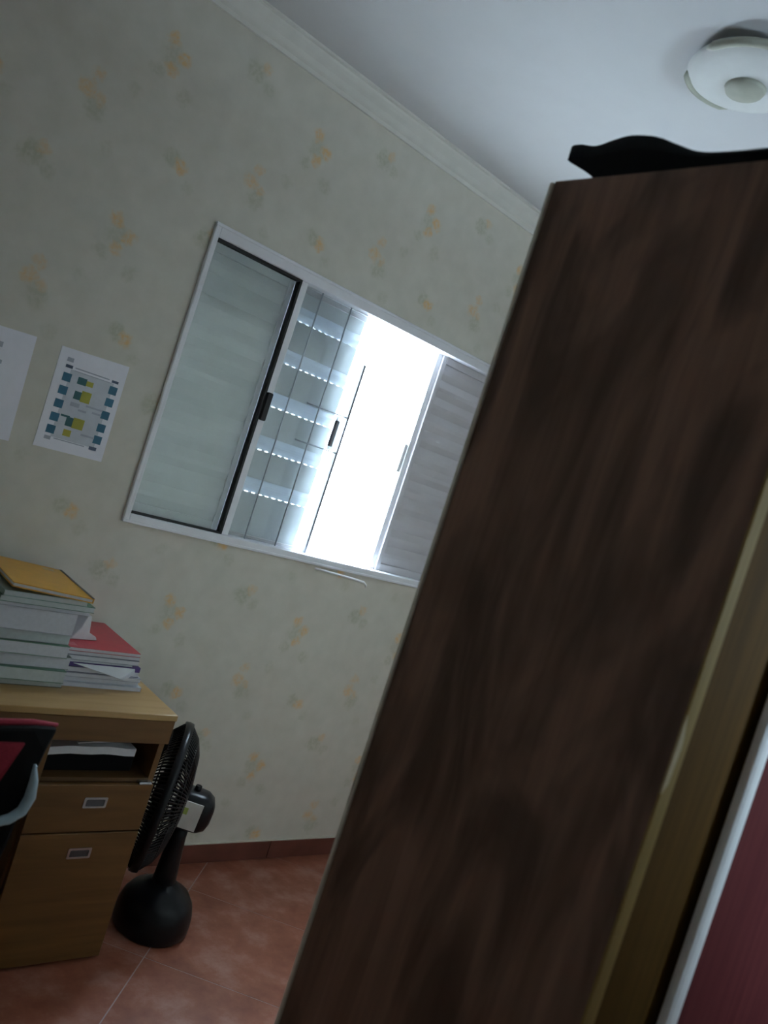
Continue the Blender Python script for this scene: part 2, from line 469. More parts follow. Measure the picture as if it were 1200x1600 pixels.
# raised inner lip all round
bm = bmesh.new()
box(bm, WX0-.003, WX1+.003, YF-.004, Y1-.0005, WZ1-.008, WZ1+.003); box(bm, WX0-.003, WX1+.003, YF-.004, Y1-.0005, WZ0-.004, WZ0+.006)
box(bm, WX0-.003, WX0+.006, YF-.004, Y1-.0005, WZ0+.006, WZ1-.008); box(bm, WX1-.006, WX1+.003, YF-.004, Y1-.0005, WZ0+.006, WZ1-.008)
obj('casing', bm, M['alu'], win, bevel=.002, seg=1)

def louvre_leaf(name, x0, x1, y, mat, label):
    """fixed shutter: stiles, rails and tilted slats"""
    leaf = empty(name); leaf.parent = win; leaf['label'] = label
    bm = bmesh.new()
    box(bm, x0, x0+.022, y-.010, y+.012, ZB, ZT); box(bm, x1-.022, x1, y-.010, y+.012, ZB, ZT)
    box(bm, x0+.022, x1-.022, y-.010, y+.012, ZB, ZB+.03); box(bm, x0+.022, x1-.022, y-.010, y+.012, ZT-.03, ZT)
    obj('shutter_frame', bm, mat, leaf, bevel=.0015, seg=1)
    n = 12; pitch = (ZT-ZB-.06)/n
    bm = bmesh.new()
    ph = pitch*1.14
    prof = [(-.004, ph*.5), (.003, ph*.5), (.010, -ph*.5+.006), (.007, -ph*.5), (.001, -ph*.5+.003), (-.009, -ph*.06), (-.010, ph*.12)]
    prism(bm, [(a, b) for a, b in prof], 'x', x0+.020, x1-.020)
    first = None
    for k in range(n):
        z = ZB + .03 + pitch*(k+.5)
        if first is None:
            first = obj('slat', bm, mat, leaf); o = first
        else:
            o = first.copy(); COL.objects.link(o); o.parent = leaf
        o.location = (0, y + (.0015 if k % 2 else 0), z)
    return leaf

# bay 1: fixed louvre behind a glass sash with black gaskets and black pull
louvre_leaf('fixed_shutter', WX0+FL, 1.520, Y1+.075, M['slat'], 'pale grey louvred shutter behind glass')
sash = empty('glass_sash'); sash.parent = win
bm = bmesh.new()
box(bm, 1.508, 1.536, Y1+.005, Y1+.032, ZB, ZT)
box(bm, WX0+FL, WX0+FL+.006, Y1+.005, Y1+.032, ZB, ZT)
obj('sash_stile', bm, M['alu'], sash, bevel=.002, seg=1)
bm = bmesh.new()
box(bm, 1.500, 1.508, Y1+.002, Y1+.030, ZB, ZT); box(bm, WX0+FL+.006, 1.500, Y1+.002, Y1+.030, ZB, ZB+.006); box(bm, WX0+FL+.006, 1.500, Y1+.002, Y1+.030, ZT-.008, ZT)
obj('gasket', bm, M['gasket'], sash)
bx('glass_pane', (WX0+FL+.006, 1.500, Y1+.016, Y1+.020, ZB+.006, ZT-.008), M['glass'], sash)
bm = bmesh.new()
prism(bm, rrect(1.5075, 1.528, 1.650, 1.750, .005, 3), 'y', Y1-.012, Y1+.006)
obj('pull_handle', bm, M['gasket'], sash, bevel=.002, label='small black pull handle')

# bay 2: sliding shutter of wide panels and frosted bands, behind a second sash with thin bars
sh = empty('sliding_shutter'); sh.parent = win; sh['label'] = 'sliding shutter with light coming through narrow bands'
YS = Y1 + .070
SX0, SX1 = 1.522, 1.862
bm = bmesh.new()
box(bm, SX0, SX0+.024, YS-.012, YS+.012, ZB, ZT); box(bm, SX0+.024, SX1, YS-.010, YS+.010, ZB, ZB+.012); box(bm, SX0+.024, SX1, YS-.010, YS+.010, ZT-.02, ZT)
obj('shutter_frame', bm, M['slat_warm'], sh, bevel=.0015, seg=1)
bot = [2.030, 1.872, 1.712, 1.552, 1.396]           # lower edges of the bright bands
tops = [ZT-.02] + [b-.0014 for b in bot]
ends = [b+.052 for b in bot] + [ZB+.012]
for zt, zb in zip(tops, ends):
    bm = bmesh.new()
    prism(bm, [(YS-.004, zt), (YS+.002, zt), (YS+.006, zb), (YS, zb)], 'x', SX0+.024, SX1)
    obj('shutter_panel', bm, M['flat'], sh)
for b in bot:
    bm = bmesh.new()
    pr = []
    for k in range(7):
        t = k/6; pr.append((YS - .010*math.sin(PI*t)*.9 + .003, b + .052*t))
    prism(bm, pr + [(YS+.006, b+.052), (YS+.006, b)], 'x', SX0+.024, SX1)
    obj('frosted_band', bm, M['band'], sh)
    bm = bmesh.new()
    for k in range(10):
        xx = SX0+.024 + .030*(k+1); box(bm, xx-.007, xx+.007, YS-.003, YS+.003, b-.0016, b+.0005)
    obj('slot_ties', bm, M['slat'], sh)
s2 = empty('glass_sash'); s2.parent = win
YG = Y1 + .038
bx('glass_pane', (1.538, 1.893, YG, YG+.004, ZB, ZT), M['glass'], s2)
bx('sash_edge', (1.893, 1.903, YG-.006, YG+.014, ZB, 1.98), M['grey_plastic'], s2)
bm = bmesh.new(); box(bm, 1.846, 1.892, YG-.010, YG-.001, 1.632, 1.762); obj('latch_plate', bm, M['milky'], s2, bevel=.003)
bm = bmesh.new(); box(bm, 1.838, 1.852, YG-.026, YG-.009, 1.645, 1.745); obj('latch_handle', bm, M['grey_plastic'], s2, bevel=.003)
for xb in (1.622, 1.758):
    bm = bmesh.new(); tube(bm, [(xb, YG-.004, ZB), (xb, YG-.004, ZT)], .003, 6); obj('vertical_bar', bm, M['bar'], s2)
for zb in (1.628, 1.768):
    bm = bmesh.new(); tube(bm, [(1.70, YG-.004, zb), (1.893, YG-.004, zb)], .003, 6); obj('cross_bar', bm, M['bar'], s2)

# bay 3: open, with a thin sash stile and latch at its right
bm = bmesh.new()
box(bm, 2.243, 2.268, Y1+.045, Y1+.080, ZB, ZT)
st = obj('sash_stile', bm, M['white_plastic'], win, bevel=.003)
bm = bmesh.new(); box(bm, 2.226, 2.243, Y1+.050, Y1+.066, 1.640, 1.760); obj('latch_handle', bm, M['white_plastic'], st, bevel=.003)
# bay 4: fixed louvre
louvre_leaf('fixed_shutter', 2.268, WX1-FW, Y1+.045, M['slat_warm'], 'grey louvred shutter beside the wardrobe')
# curled strip of sealing tape under the frame
bm = bmesh.new()
tube(bm, [(1.93, YF-.006, WZ0-.016), (2.05, YF-.008, WZ0-.020), (2.14, YF-.010, WZ0-.024), (2.18, YF-.012, WZ0-.027), (2.196, YF-.012, WZ0-.036), (2.199, YF-.010, WZ0-.046)], [.004, .0045, .005, .005, .004, .002], 8)
obj('sealing_strip', bm, M['white_plastic'], win)

# unseen window added behind the viewer to light the wardrobe front
w2 = structure(empty('fill_window'), 'added unseen window behind the viewer, lighting the wardrobe front')
bm = bmesh.new()
box(bm, VX0, VX0+.03, Y0-.09, Y0+.006, VZ0, VZ1); box(bm, VX1-.03, VX1, Y0-.09, Y0+.006, VZ0, VZ1)
box(bm, VX0+.03, VX1-.03, Y0-.09, Y0+.006, VZ0, VZ0+.03); box(bm, VX0+.03, VX1-.03, Y0-.09, Y0+.006, VZ1-.03, VZ1)
obj('window_frame', bm, M['alu'], w2, bevel=.002, seg=1)
bx('glass_pane', (VX0+.03, VX1-.03, Y0-.05, Y0-.046, VZ0+.03, VZ1-.03), M['glass'], w2)

# ------------------------------------------------------------------ wardrobe
WD = thing('wardrobe', 'tall dark walnut wardrobe with sliding doors standing between viewer and window', 'wardrobe', (0, 0, 0))
AX0, AX1, AY0, AY1, AH = 1.118, 2.640, .540, 1.115, 2.20
bx('side_panel', (AX0, AX0+.030, AY0+.004, AY1-.008, 0, AH), M['walnut'], WD, bevel=.002)
bx('side_panel', (AX1-.030, AX1, AY0+.004, AY1-.008, 0, AH), M['walnut'], WD, bevel=.002)
bx('back_panel', (AX0-.004, AX1+.004, AY1-.008, AY1, .02, AH-.004), M['caulk'], WD, bevel=.001, seg=1, label='pale back board showing as a thin edge')
bx('top_panel', (AX0+.030, AX1-.030, AY0+.004, AY1-.008, AH-.030, AH), M['walnut'], WD)
bx('bottom_panel', (AX0+.030, AX1-.030, AY0+.03, AY1-.008, .06, .085), M['walnut'], WD)
bx('plinth', (AX0+.030, AX1-.030, AY0+.06, AY0+.08, 0, .06), M['walnut'], WD)
eb = bx('edge_band', (AX0, AX0+.030, AY0, AY0+.004, 0, AH), M['honey_edge'], WD, label='honey coloured front edge strip')
bm = bmesh.new()
prism(bm, [(AX0-.0003, 1.385), (AX0+.010, 1.355), (AX0+.013, 1.340), (AX0+.010, 1.285), (AX0-.0003, 1.27)], 'y', AY0-.0006, AY0+.002)
obj('chipped_spot', bm, M['chip'], eb)
bx('edge_band', (AX1-.030, AX1, AY0, AY0+.004, 0, AH), M['honey_edge'], WD)
bx('top_rail', (AX0+.030, AX1-.030, AY0+.006, AY0+.085, AH-.055, AH-.030), M['rail'], WD)
bx('rear_door', (AX0+.032, 1.70, AY0+.030, AY0+.046, .09, AH-.06), M['honey'], WD)
bx('rear_door', (2.12, AX1-.032, AY0+.030, AY0+.046, .09, AH-.06), M['honey'], WD)
fd = bx('front_door', (1.436, 2.35, AY0+.008, AY0+.026, .09, AH-.06), M['red_wood'], WD, label='red-brown sliding door')
bm = bmesh.new()
prism(bm, [(1.392, AY0+.012), (1.395, AY0+.005), (1.402, AY0+.001), (1.412, AY0-.001), (1.424, AY0), (1.434, AY0+.005), (1.436, AY0+.010), (1.436, AY0+.022), (1.392, AY0+.018)], 'z', .085, AH-.056)
obj('handle_profile', bm, M['rail'], fd, bevel=.001, seg=1, label='pale aluminium handle profile along the door edge')
bm = bmesh.new()
prism(bm, [(2.35, AY0+.006), (2.39, AY0+.006), (2.39, AY0+.030), (2.35, AY0+.030)], 'z', .085, AH-.056)
obj('handle_profile', bm, M['rail'], fd)

# black bag lying on the wardrobe
prof = [(1.030, 0.0), (1.072, .040), (1.118, .082), (1.098, .088), (1.060, .080), (1.020, .088), (.985, .092), (.930, .082), (.880, .060), (.835, .042), (.780, .036), (.700, .034), (.620, .030), (.585, .014), (.580, 0.0)]
def smooth_closed(p, n=4):
    out = []
    for i in range(len(p)-1):
        p0, p1, p2, p3 = p[max(i-1, 0)], p[i], p[i+1], p[min(i+2, len(p)-1)]
        for k in range(n):
            t = k/n
            out.append(tuple(.5*(2*b + (c-a)*t + (2*a-5*b+4*c-d)*t*t + (3*b-a-3*c+d)*t**3) for a, b, c, d in zip(p0, p1, p2, p3)))
    return [(a, max(0, b)) for a, b in out] + [p[-1]]
prof = smooth_closed(prof)
bm = bmesh.new()
secs = [(1.128, .55, 0), (1.140, .92, 0), (1.165, 1, 0), (1.24, 1.02, .004), (1.33, .98, .006), (1.40, .85, .004), (1.435, .45, 0)]
rings = []
for xs, sc_, dz in secs:
    cy = .80
    rings.append([bm.verts.new((xs, cy+(y-cy)*(.9+.1*sc_), AH + .001 + z*sc_ + (dz if z > .03 else 0))) for y, z in prof])
n = len(prof)
for a, c in zip(rings, rings[1:]):
    for k in range(n): bm.faces.new((a[k], a[(k+1) % n], c[(k+1) % n], c[k])).smooth = True
bm.faces.new(rings[0]); bm.faces.new(rings[-1][::-1])
bag = thing('bag', 'black soft bag lying flattened on top of the wardrobe', 'bag', (1.28, .82, AH))
bo = obj('bag_body', bm, M['shoe'], None)
bo.parent = bag; bo.matrix_parent_inverse = Matrix.Translation((-1.28, -.82, -AH))
bm = bmesh.new()
tube(bm, [(1.22, .90, AH+.078), (1.23, .85, AH+.076), (1.27, .78, AH+.054), (1.33, .78, AH+.052), (1.37, .85, AH+.066), (1.375, .90, AH+.070)], .008, 8)
so = obj('strap', bm, M['black_matt'], None); so.parent = bag; so.matrix_parent_inverse = Matrix.Translation((-1.28, -.82, -AH))

# ------------------------------------------------------------------ desk
DK = thing('desk', 'honey wood desk with drawer pedestal against the window wall', 'desk')
DX0, DX1, DY0, DY1 = .12, 1.276, 2.035, 2.488
bx('tabletop', (DX0, DX1, DY0, DY1,   .732, .750), M['desk_top_lit'], DK, bevel=.002)
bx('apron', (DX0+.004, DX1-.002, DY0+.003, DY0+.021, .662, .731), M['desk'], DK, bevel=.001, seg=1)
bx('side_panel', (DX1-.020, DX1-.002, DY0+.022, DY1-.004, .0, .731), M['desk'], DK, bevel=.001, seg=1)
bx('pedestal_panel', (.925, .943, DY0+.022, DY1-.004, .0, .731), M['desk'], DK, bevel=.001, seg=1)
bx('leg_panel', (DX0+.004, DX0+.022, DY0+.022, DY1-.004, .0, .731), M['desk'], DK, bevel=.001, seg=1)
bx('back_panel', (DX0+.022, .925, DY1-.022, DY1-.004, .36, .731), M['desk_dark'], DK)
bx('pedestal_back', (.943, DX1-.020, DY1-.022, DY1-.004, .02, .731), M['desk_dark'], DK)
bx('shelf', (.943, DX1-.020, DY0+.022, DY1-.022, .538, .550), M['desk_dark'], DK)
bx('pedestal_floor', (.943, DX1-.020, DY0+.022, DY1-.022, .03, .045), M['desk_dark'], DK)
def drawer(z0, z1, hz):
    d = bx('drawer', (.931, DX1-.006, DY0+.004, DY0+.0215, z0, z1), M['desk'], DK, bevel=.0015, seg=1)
    hx = 1.108
    bm = bmesh.new()
    o_, i_ = rrect(hx-.034, hx+.034, hz-.0155, hz+.0155, .004, 3), rrect(hx-.027, hx+.027, hz-.010, hz+.009, .003, 3)
    yf, yb = DY0+.0015, DY0+.0038
    A = [bm.verts.new((a, yf, b)) for a, b in o_]; B = [bm.verts.new((a, yf, b)) for a, b in i_]; C = [bm.verts.new((a, yb, b)) for a, b in o_]; D = [bm.verts.new((a, yb, b)) for a, b in i_]
    for k in range(len(A)):
        j = (k+1) % len(A)
        bm.faces.new((A[k], A[j], B[j], B[k])); bm.faces.new((A[k], C[k], C[j], A[j])); bm.faces.new((B[k], B[j], D[j], D[k])); bm.faces.new((C[k], D[k], D[j], C[j]))
    obj('handle_rim', bm, M['chrome'], d)
    bm = bmesh.new(); prism(bm, i_, 'y', yb-.0003, yb+.001); obj('handle_cup', bm, M['cup'], d)
drawer(.400, .537, .486)
drawer(.012, .395, .338)
bx('edge_highlight', (1.222, 1.262, DY0+.001, DY0+.022, .5385, .5455), M['chrome'], DK, bevel=.001, seg=1)  # chrome piece added to stand for a highlight at the drawer's top edge

# papers in the open compartment
def sheet_stack(name, label, pts, z, th, mat, bend=.0, tilt=0.0, cat='paper'):
    bm = bmesh.new()
    (x0, y0), (x1, y1) = pts
    nx = 8
    vt, vb = [], []
    for i in range(nx+1):
        t = i/nx; xx = x0+(x1-x0)*t
        zz = z + bend*math.sin(PI*t)*.6 + tilt*t + bend*.5*math.sin(7*t)**2
        vt.append([bm.verts.new((xx, y0, zz+th)), bm.verts.new((xx, y1, zz+th))]); vb.append([bm.verts.new((xx, y0, zz)), bm.verts.new((xx, y1, zz))])
    for i in range(nx):
        bm.faces.new((vt[i][0], vt[i+1][0], vt[i+1][1], vt[i][1])); bm.faces.new((vb[i][0], vb[i][1], vb[i+1][1], vb[i+1][0]))
        bm.faces.new((vt[i][0], vb[i][0], vb[i+1][0], vt[i+1][0])); bm.faces.new((vt[i][1], vt[i+1][1], vb[i+1][1], vb[i][1]))
    bm.faces.new((vt[0][0], vt[0][1], vb[0][1], vb[0][0])); bm.faces.new((vt[-1][0], vb[-1][0], vb[-1][1], vt[-1][1]))
    o = obj(name, bm, mat); tag(o, label, cat); return o
bxo = bx('box_file', (.955, 1.215, DY0+.06, DY0+.30, .551, .600), M['box_black'], None, bevel=.004)
tag(bxo, 'flat black box in the open desk compartment under the papers', 'box')
sheet_stack('paper_pile', 'loose white papers in the open desk compartment', ((.950, DY0+.045), (1.205, DY0+.29)), .602, .022, M['paper2'], .006, .0)
sheet_stack('paper_sheet', 'creased sheet lying on the papers in the desk compartment', ((1.03, DY0+.05), (1.20, DY0+.27)), .634, .003, M['paper2'], .002, .010)

# ------------------------------------------------------------------ books on the desk
def book(name, label, cat, x, y, z, w, d, t, cover, pages='pages', rot=0.0, tilt=0.0, group=None, hard=False, spine='left'):
    """lies flat; x, y = front-left corner; parts: cover, pages"""
    b = thing(name, label, cat, (x, y, z), (0, tilt, rot), group)
    ct = .0025 if hard else .0012
    bm = bmesh.new()
    if spine == 'left': prism(bm, [(0, 0), (w, 0), (w, ct), (ct, ct), (ct, t-ct), (w, t-ct), (w, t), (0, t)], 'y', 0, d)
    elif spine == 'right': prism(bm, [(0, 0), (w, 0), (w, t), (0, t), (0, t-ct), (w-ct, t-ct), (w-ct, ct), (0, ct)], 'y', 0, d)
    else: prism(bm, [(0, 0), (d, 0), (d, ct), (ct, ct), (ct, t-ct), (d, t-ct), (d, t), (0, t)], 'x', 0, w)
    obj('cover', bm, cover, b)
    e = .003 if hard else .0012
    bm = bmesh.new()
    if spine == 'front': box(bm, e, w-e, ct+.0002, d-e, ct, t-ct)
    elif spine == 'right': box(bm, e, w-ct-.0002, e, d-e, ct, t-ct)
    else: box(bm, ct+.0002, w-e, e, d-e, ct, t-ct)
    obj('pages', bm, M[pages], b)
    return b

z = .7505
stack = [  # name, label, x, y, w, d, t, colour, pages, rot
    ('book', 'dark green book lowest in the tall stack', .735, 2.180, .245, .27, .018, (.02, .05, .04), 'pages_g', .02),
    ('book', 'white book with green back, second from bottom of tall stack', .715, 2.172, .258, .27, .034, (.10, .22, .15), 'pages_g', -.02),
    ('book', 'grey-white book, third from bottom of tall stack', .710, 2.180, .272, .27, .036, (.17, .22, .20), 'pages', .015),
    ('book', 'book with green spine, fourth from bottom of tall stack', .700, 2.170, .262, .28, .034, (.08, .20, .12), 'pages', -.01),
    ('book', 'white-edged textbook, fifth from bottom of tall stack', .706, 2.176, .255, .28, .030, (.30, .34, .35), 'pages_g', .02),
    ('book', 'thickest white paged book near top of the tall stack', .716, 2.165, .240, .28, .062, (.40, .41, .46), 'pages', 0.0),
]
for nm, lb, x, y, w, d, t, c, pg, ro in stack:
    book(nm, lb, 'book', x, y, z, w, d, t, cov(c), pg, ro, group='books in the tall stack')
    z += t + .0006
book('notebook', 'grey exercise book under the green one in the tall stack', 'notebook', .722, 2.160, z, .262, .28, .012, cov((.36, .37, .42)), 'pages', .0, group='books in the tall stack'); z += .0126
book('notebook', 'green covered notebook just under the yellow one', 'notebook', .735, 2.150, z, .255, .28, .016, cov((.05, .17, .11)), 'pages_g', .01, group='books in the tall stack'); z += .0166
book('notebook', 'pale bluish notebook between the green and yellow notebooks', 'notebook', .740, 2.146, z, .225, .28, .014, cov((.36, .48, .47)), 'pages_g', .02, group='books in the tall stack'); z += .0146
yb_ = book('notebook', 'yellow notebook with dark edge on top of the tall stack', 'notebook', .752, 2.140, z+.012, .220, .29, .013, cov((.68, .33, .02)), 'pages', -.02, tilt=.055, group='books in the tall stack', hard=True, spine='right')
bm = bmesh.new(); box(bm, .212, .2202, -.0004, .2904, .0134, .0142); obj('binding', bm, cov((.06, .05, .06)), yb_)
bm = bmesh.new(); box(bm, .15, .185, .245, .27, .0131, .0136); obj('sticker', bm, cov((.60, .42, .20)), yb_)

z = .7505
short = [
    ('magazine', 'glossy pale magazine lowest in the short stack', .985, 2.205, .245, .275, .012, (.56, .60, .68), 'pages', .0),
    ('magazine', 'bluish-white magazine second from bottom of the short stack', .990, 2.212, .232, .275, .014, (.50, .56, .64), 'pages', .02),
    ('notebook', 'white magazine with dark edge third in the short stack', .985, 2.208, .235, .275, .012, (.40, .41, .48), 'pages', -.01),
    ('notebook', 'grey notebook fourth from bottom of the short stack', .984, 2.212, .228, .28, .016, (.10, .10, .17), 'pages', .01),
    ('notebook', 'dark purple notebook in the middle of the short stack', .980, 2.214, .230, .28, .014, (.10, .06, .24), 'pages', -.015),
]
for nm, lb, x, y, w, d, t, c, pg, ro in short:
    book(nm, lb, nm, x, y, z, w, d, t, cov(c, .25), pg, ro, group='books in the short stack', spine='front' if 'purple' in lb else 'left')
    z += t + .0006
zs = z
book('plastic_folder', 'clear plastic folder slanting out of the short stack', 'folder', .978, 2.208, z, .205, .275, .006, cov((.50, .54, .60), .15), 'pages', .015, tilt=.0, group='books in the short stack'); z += .0066
book('notebook', 'grey-blue notebook under the red one', 'notebook', .975, 2.206, z, .222, .285, .014, cov((.22, .25, .30)), 'pages', .0, group='books in the short stack'); z += .0146
book('notebook', 'white edged notebook with navy cover beneath the red notebook', 'notebook', .972, 2.205, z, .224, .285, .012, cov((.05, .06, .13)), 'pages', .01, group='books in the short stack'); z += .0126
rb = book('notebook', 'red notebook on top of the short stack', 'notebook', .968, 2.200, z, .224, .285, .011, cov((.50, .035, .055)), 'pages', .012, group='books in the short stack')
bm = bmesh.new(); box(bm, .012, .034, .015, .045, .0109, .0114); obj('sticker', bm, cov((.55, .16, .17)), rb)
bm = bmesh.new(); box(bm, .07, .10, .135, .150, .0109, .0114); obj('printed_mark', bm, cov((.52, .15, .15)), rb)
zr = z + .011
fo = bmesh.new()
# corner of the folder's cover bent down over the stack front
A = [fo.verts.new(p) for p in ((.02, -.001, 0), (.208, -.001, 0), (.206, -.012, -.012), (.178, -.014, -.034), (.165, -.013, -.031))]
B = [fo.verts.new(p) for p in ((.02, .0, -.0012), (.208, .0, -.0012), (.205, -.0105, -.013), (.178, -.0125, -.035), (.165, -.0115, -.032))]
fo.faces.new(A); fo.faces.new(B[::-1])
for k in range(5): fo.faces.new((A[k], A[(k+1) % 5], B[(k+1) % 5], B[k]))
flap = obj('folder_flap', fo, cov((.62, .65, .72), .12), None)
flap.location = (.978, 2.1995, zs)
tag(flap, 'bent cover corner of the clear plastic folder hanging down the front of the short stack', 'folder flap')

# folded white card leaning on the red notebook
cd = bmesh.new()
prism(cd, [(0, 0), (.085, 0), (.080, .010), (.055, .022), (.046, .072), (.034, .074), (.024, .036)], 'y', 0, .10)
card = obj('plastic_wrap', cd, M['paper2'], None, bevel=.0015, seg=1)
card.location = (1.000, 2.270, zr + .0008); card.rotation_euler = (0, 0, .15)
tag(card, 'crumpled white plastic wrap lying on the red notebook', 'wrapper')

# ------------------------------------------------------------------ papers on the wall
YP = Y1 - .0012
def wall_paper_sheet(name, label, corners, cat='paper'):
    t = thing(name, label, cat, (0, 0, 0))
    bm = bmesh.new()
    prism(bm, corners, 'y', YP-.0006, Y1-.0002)
    obj('sheet', bm, M['paper'], t)
    return t
ch = wall_paper_sheet('wall_chart', 'white printed sheet with blue squares taped beside the window', [(.812, 1.360), (1.022, 1.364), (1.017, 1.668), (.808, 1.661)], 'chart')
cx0, cx1, cz0, cz1 = .810, 1.020, 1.362, 1.665
PQ = 0
def quad(bm, u0, v0, u1, v1, mi=0):
    """u to the right, v downwards, both 0..1 on the sheet"""
    x0, x1 = cx0+(cx1-cx0)*u0, cx0+(cx1-cx0)*u1
    za, zb = cz1-(cz1-cz0)*v1, cz1-(cz1-cz0)*v0
    global PQ
    PQ += 1
    box(bm, x0, x1, YP-.0010-.00001*PQ, YP-.0006, za, zb, mi)
def prints(name, mat, rects):
    for r in rects:
        bm = bmesh.new(); quad(bm, *r); obj(name, bm, mat, ch)
prints('printed_field', M['ink_pale'], [(.20, .20, .84, .88)])
sq_l = [(.115, v, .235, v+.082) for v in (.245, .375, .510, .645, .770)]
sq_r = [(.795, v, .915, v+.082) for v in (.230, .355, .490, .625, .750)]
for r in sq_l + sq_r: prints('printed_square', M['ink_blue'], [r])
prints('printed_heading', M['ink_grey'], [(.25, .170, .76, .182), (.25, .200, .80, .208), (.11, .095, .20, .135), (.12, .880, .21, .915), (.25, .885, .70, .895)])
prints('printed_tag', M['ink_navy'], [(.115, .165, .215, .195), (.80, .170, .90, .195), (.77, .870, .88, .905)])
prints('printed_green', M['ink_green'], [(.33, .245, .46, .315), (.34, .385, .44, .465), (.34, .650, .44, .740), (.25, .640, .38, .660)])
prints('printed_yellow', M['ink_yellow'], [(.44, .365, .58, .475), (.44, .640, .60, .745), (.35, .775, .46, .840), (.46, .260, .56, .310)])
prints('printed_line', M['ink_grey'], [(.33, .500, .46, .540), (.55, .490, .80, .508), (.66, .535, .80, .555), (.60, .775, .80, .795), (.46, .550, .58, .570)])
pb = wall_paper_sheet('wall_sheet', 'plain pale sheet of paper on the wall at the left edge', [(.535, 1.343), (.745, 1.352), (.735, 1.660), (.526, 1.651)])
for r in ((.60, .655, 1.600, 1.615), (.57, .665, 1.555, 1.566), (.57, .650, 1.525, 1.534), (.57, .660, 1.495, 1.504)):
    bx('printed_line', (r[0], r[1], YP-.0010, YP-.0006, r[2], r[3]), M['ink_grey'], pb)

# ------------------------------------------------------------------ fan on the floor
FX, FY = 1.495, 2.170
FN = thing('floor_fan', 'black electric fan on the floor beside the desk, seen edge-on', 'fan', (FX, FY, 0))
bm = bmesh.new()
basep = []
lathe(bm, [(0, 0), (.122, 0), (.130, .008), (.131, .035), (.129, .060), (.120, .090), (.102, .114), (.070, .130), (.046, .150), (0, .152)], 36)
for v in bm.verts: v.co.x *= .92; v.co.y *= .98
obj('base', bm, M['black'], FN)
bm = bmesh.new(); lathe(bm, [(0, .12), (.040, .12), (.034, .20), (.026, .30), (.026, .345), (0, .345)], 20)
obj('post', bm, M['black'], FN)
bm = bmesh.new(); box(bm, -.035, -.005, -.118, -.104, .046, .050); obj('speed_switch', bm, M['grey_plastic'], FN, bevel=.001)
ax = Vector((.85, -.52, -.08)).normalized()              # from the grille towards the motor
HC = Vector((-.072, .050, .415))                         # grille centre
zaxis = ax; xa = Vector((0, 0, 1)).cross(zaxis).normalized(); ya = zaxis.cross(xa)
HM = Matrix(((xa.x, ya.x, zaxis.x, HC.x), (xa.y, ya.y, zaxis.y, HC.y), (xa.z, ya.z, zaxis.z, HC.z), (0, 0, 0, 1)))
RG = .228
def guard(name, s):
    bm = bmesh.new()
    prof = [(0.045, .075), (.09, .072), (.15, .062), (.195, .042), (.222, .016), (RG, 0)]
    for k in range(110):
        a = 2*PI*k/110
        tube(bm, [HM @ Vector((r*math.cos(a), r*math.sin(a), s*h)) for r, h in prof], .0028, 4, cap=False)
    for r, h in ((.09, .072), (.15, .062), (.195, .042)):
        tube(bm, [HM @ Vector((r*math.cos(2*PI*k/40), r*math.sin(2*PI*k/40), s*h)) for k in range(40)], .0026, 5, closed=True)
    lathe(bm, [(0, s*.078), (.046, s*.077), (.048, s*.068), (0, s*.066)], 24, HM)
    return obj(name, bm, M['black'], FN)
guard('rear_guard', 1); guard('front_guard', -1)
bm = bmesh.new()
lathe(bm, [(RG-.004, -.012), (RG+.006, -.013), (RG+.008, 0), (RG+.006, .013), (RG-.004, .012), (RG-.004, -.012)], 56, HM)
obj('rim', bm, M['black'], FN)
for b_ in range(3):
    bm = bmesh.new(); rows = []
    for i in range(7):
        r = .03 + .165*i/6; wdt = .5*(.055 + .085*math.sin(PI*min(1, i/5.2))**.8)
        row = []
        for j in range(5):
            s = (j/4-.5)*2; a = 2*PI*b_/3 + s*wdt/r*.5 if r > .09 else 2*PI*b_/3 + s*.55
            row.append(bm.verts.new(HM @ Vector((r*math.cos(a), r*math.sin(a), s*.022))))
        rows.append(row)
    for i in range(6):
        for j in range(4): bm.faces.new((rows[i][j], rows[i+1][j], rows[i+1][j+1], rows[i][j+1]))
    res = bmesh.ops.solidify(bm, geom=bm.faces[:], thickness=.002)
    obj('blade', bm, M['black'], FN, smooth=True)
bm = bmesh.new(); lathe(bm, [(0, -.030), (.026, -.028), (.034, -.015), (.034, .025), (0, .025)], 24, HM); obj('hub', bm, M['black'], FN)
# motor housing: rounded block behind the grille
bm = bmesh.new()
MH = HM @ Matrix.Translation((0, -.012, .048)) @ Matrix.Scale(.84, 4)
def sring(w, h, zz, n=28, e=3.2):
    out = []
    for k in range(n):
        t = 2*PI*k/n; c, s = math.cos(t), math.sin(t)
        out.append(bm.verts.new(MH @ Vector((w*math.copysign(abs(c)**(2/e), c), h*math.copysign(abs(s)**(2/e), s), zz))))
    return out
rg = [sring(.05, .05, -.004), sring(.064, .070, .006), sring(.070, .075, .030), sring(.070, .075, .085), sring(.068, .073, .110), sring(.056, .060, .135), sring(.034, .036, .146)]
for a, c in zip(rg, rg[1:]):
    for k in range(28): bm.faces.new((a[k], a[(k+1) % 28], c[(k+1) % 28], c[k])).smooth = True
bm.faces.new(rg[0][::-1]); bm.faces.new(rg[-1])
mo = obj('motor_housing', bm, M['black'], FN)
bm = bmesh.new()      # rating label wrapped on the side that faces the viewer
lx = -.0712
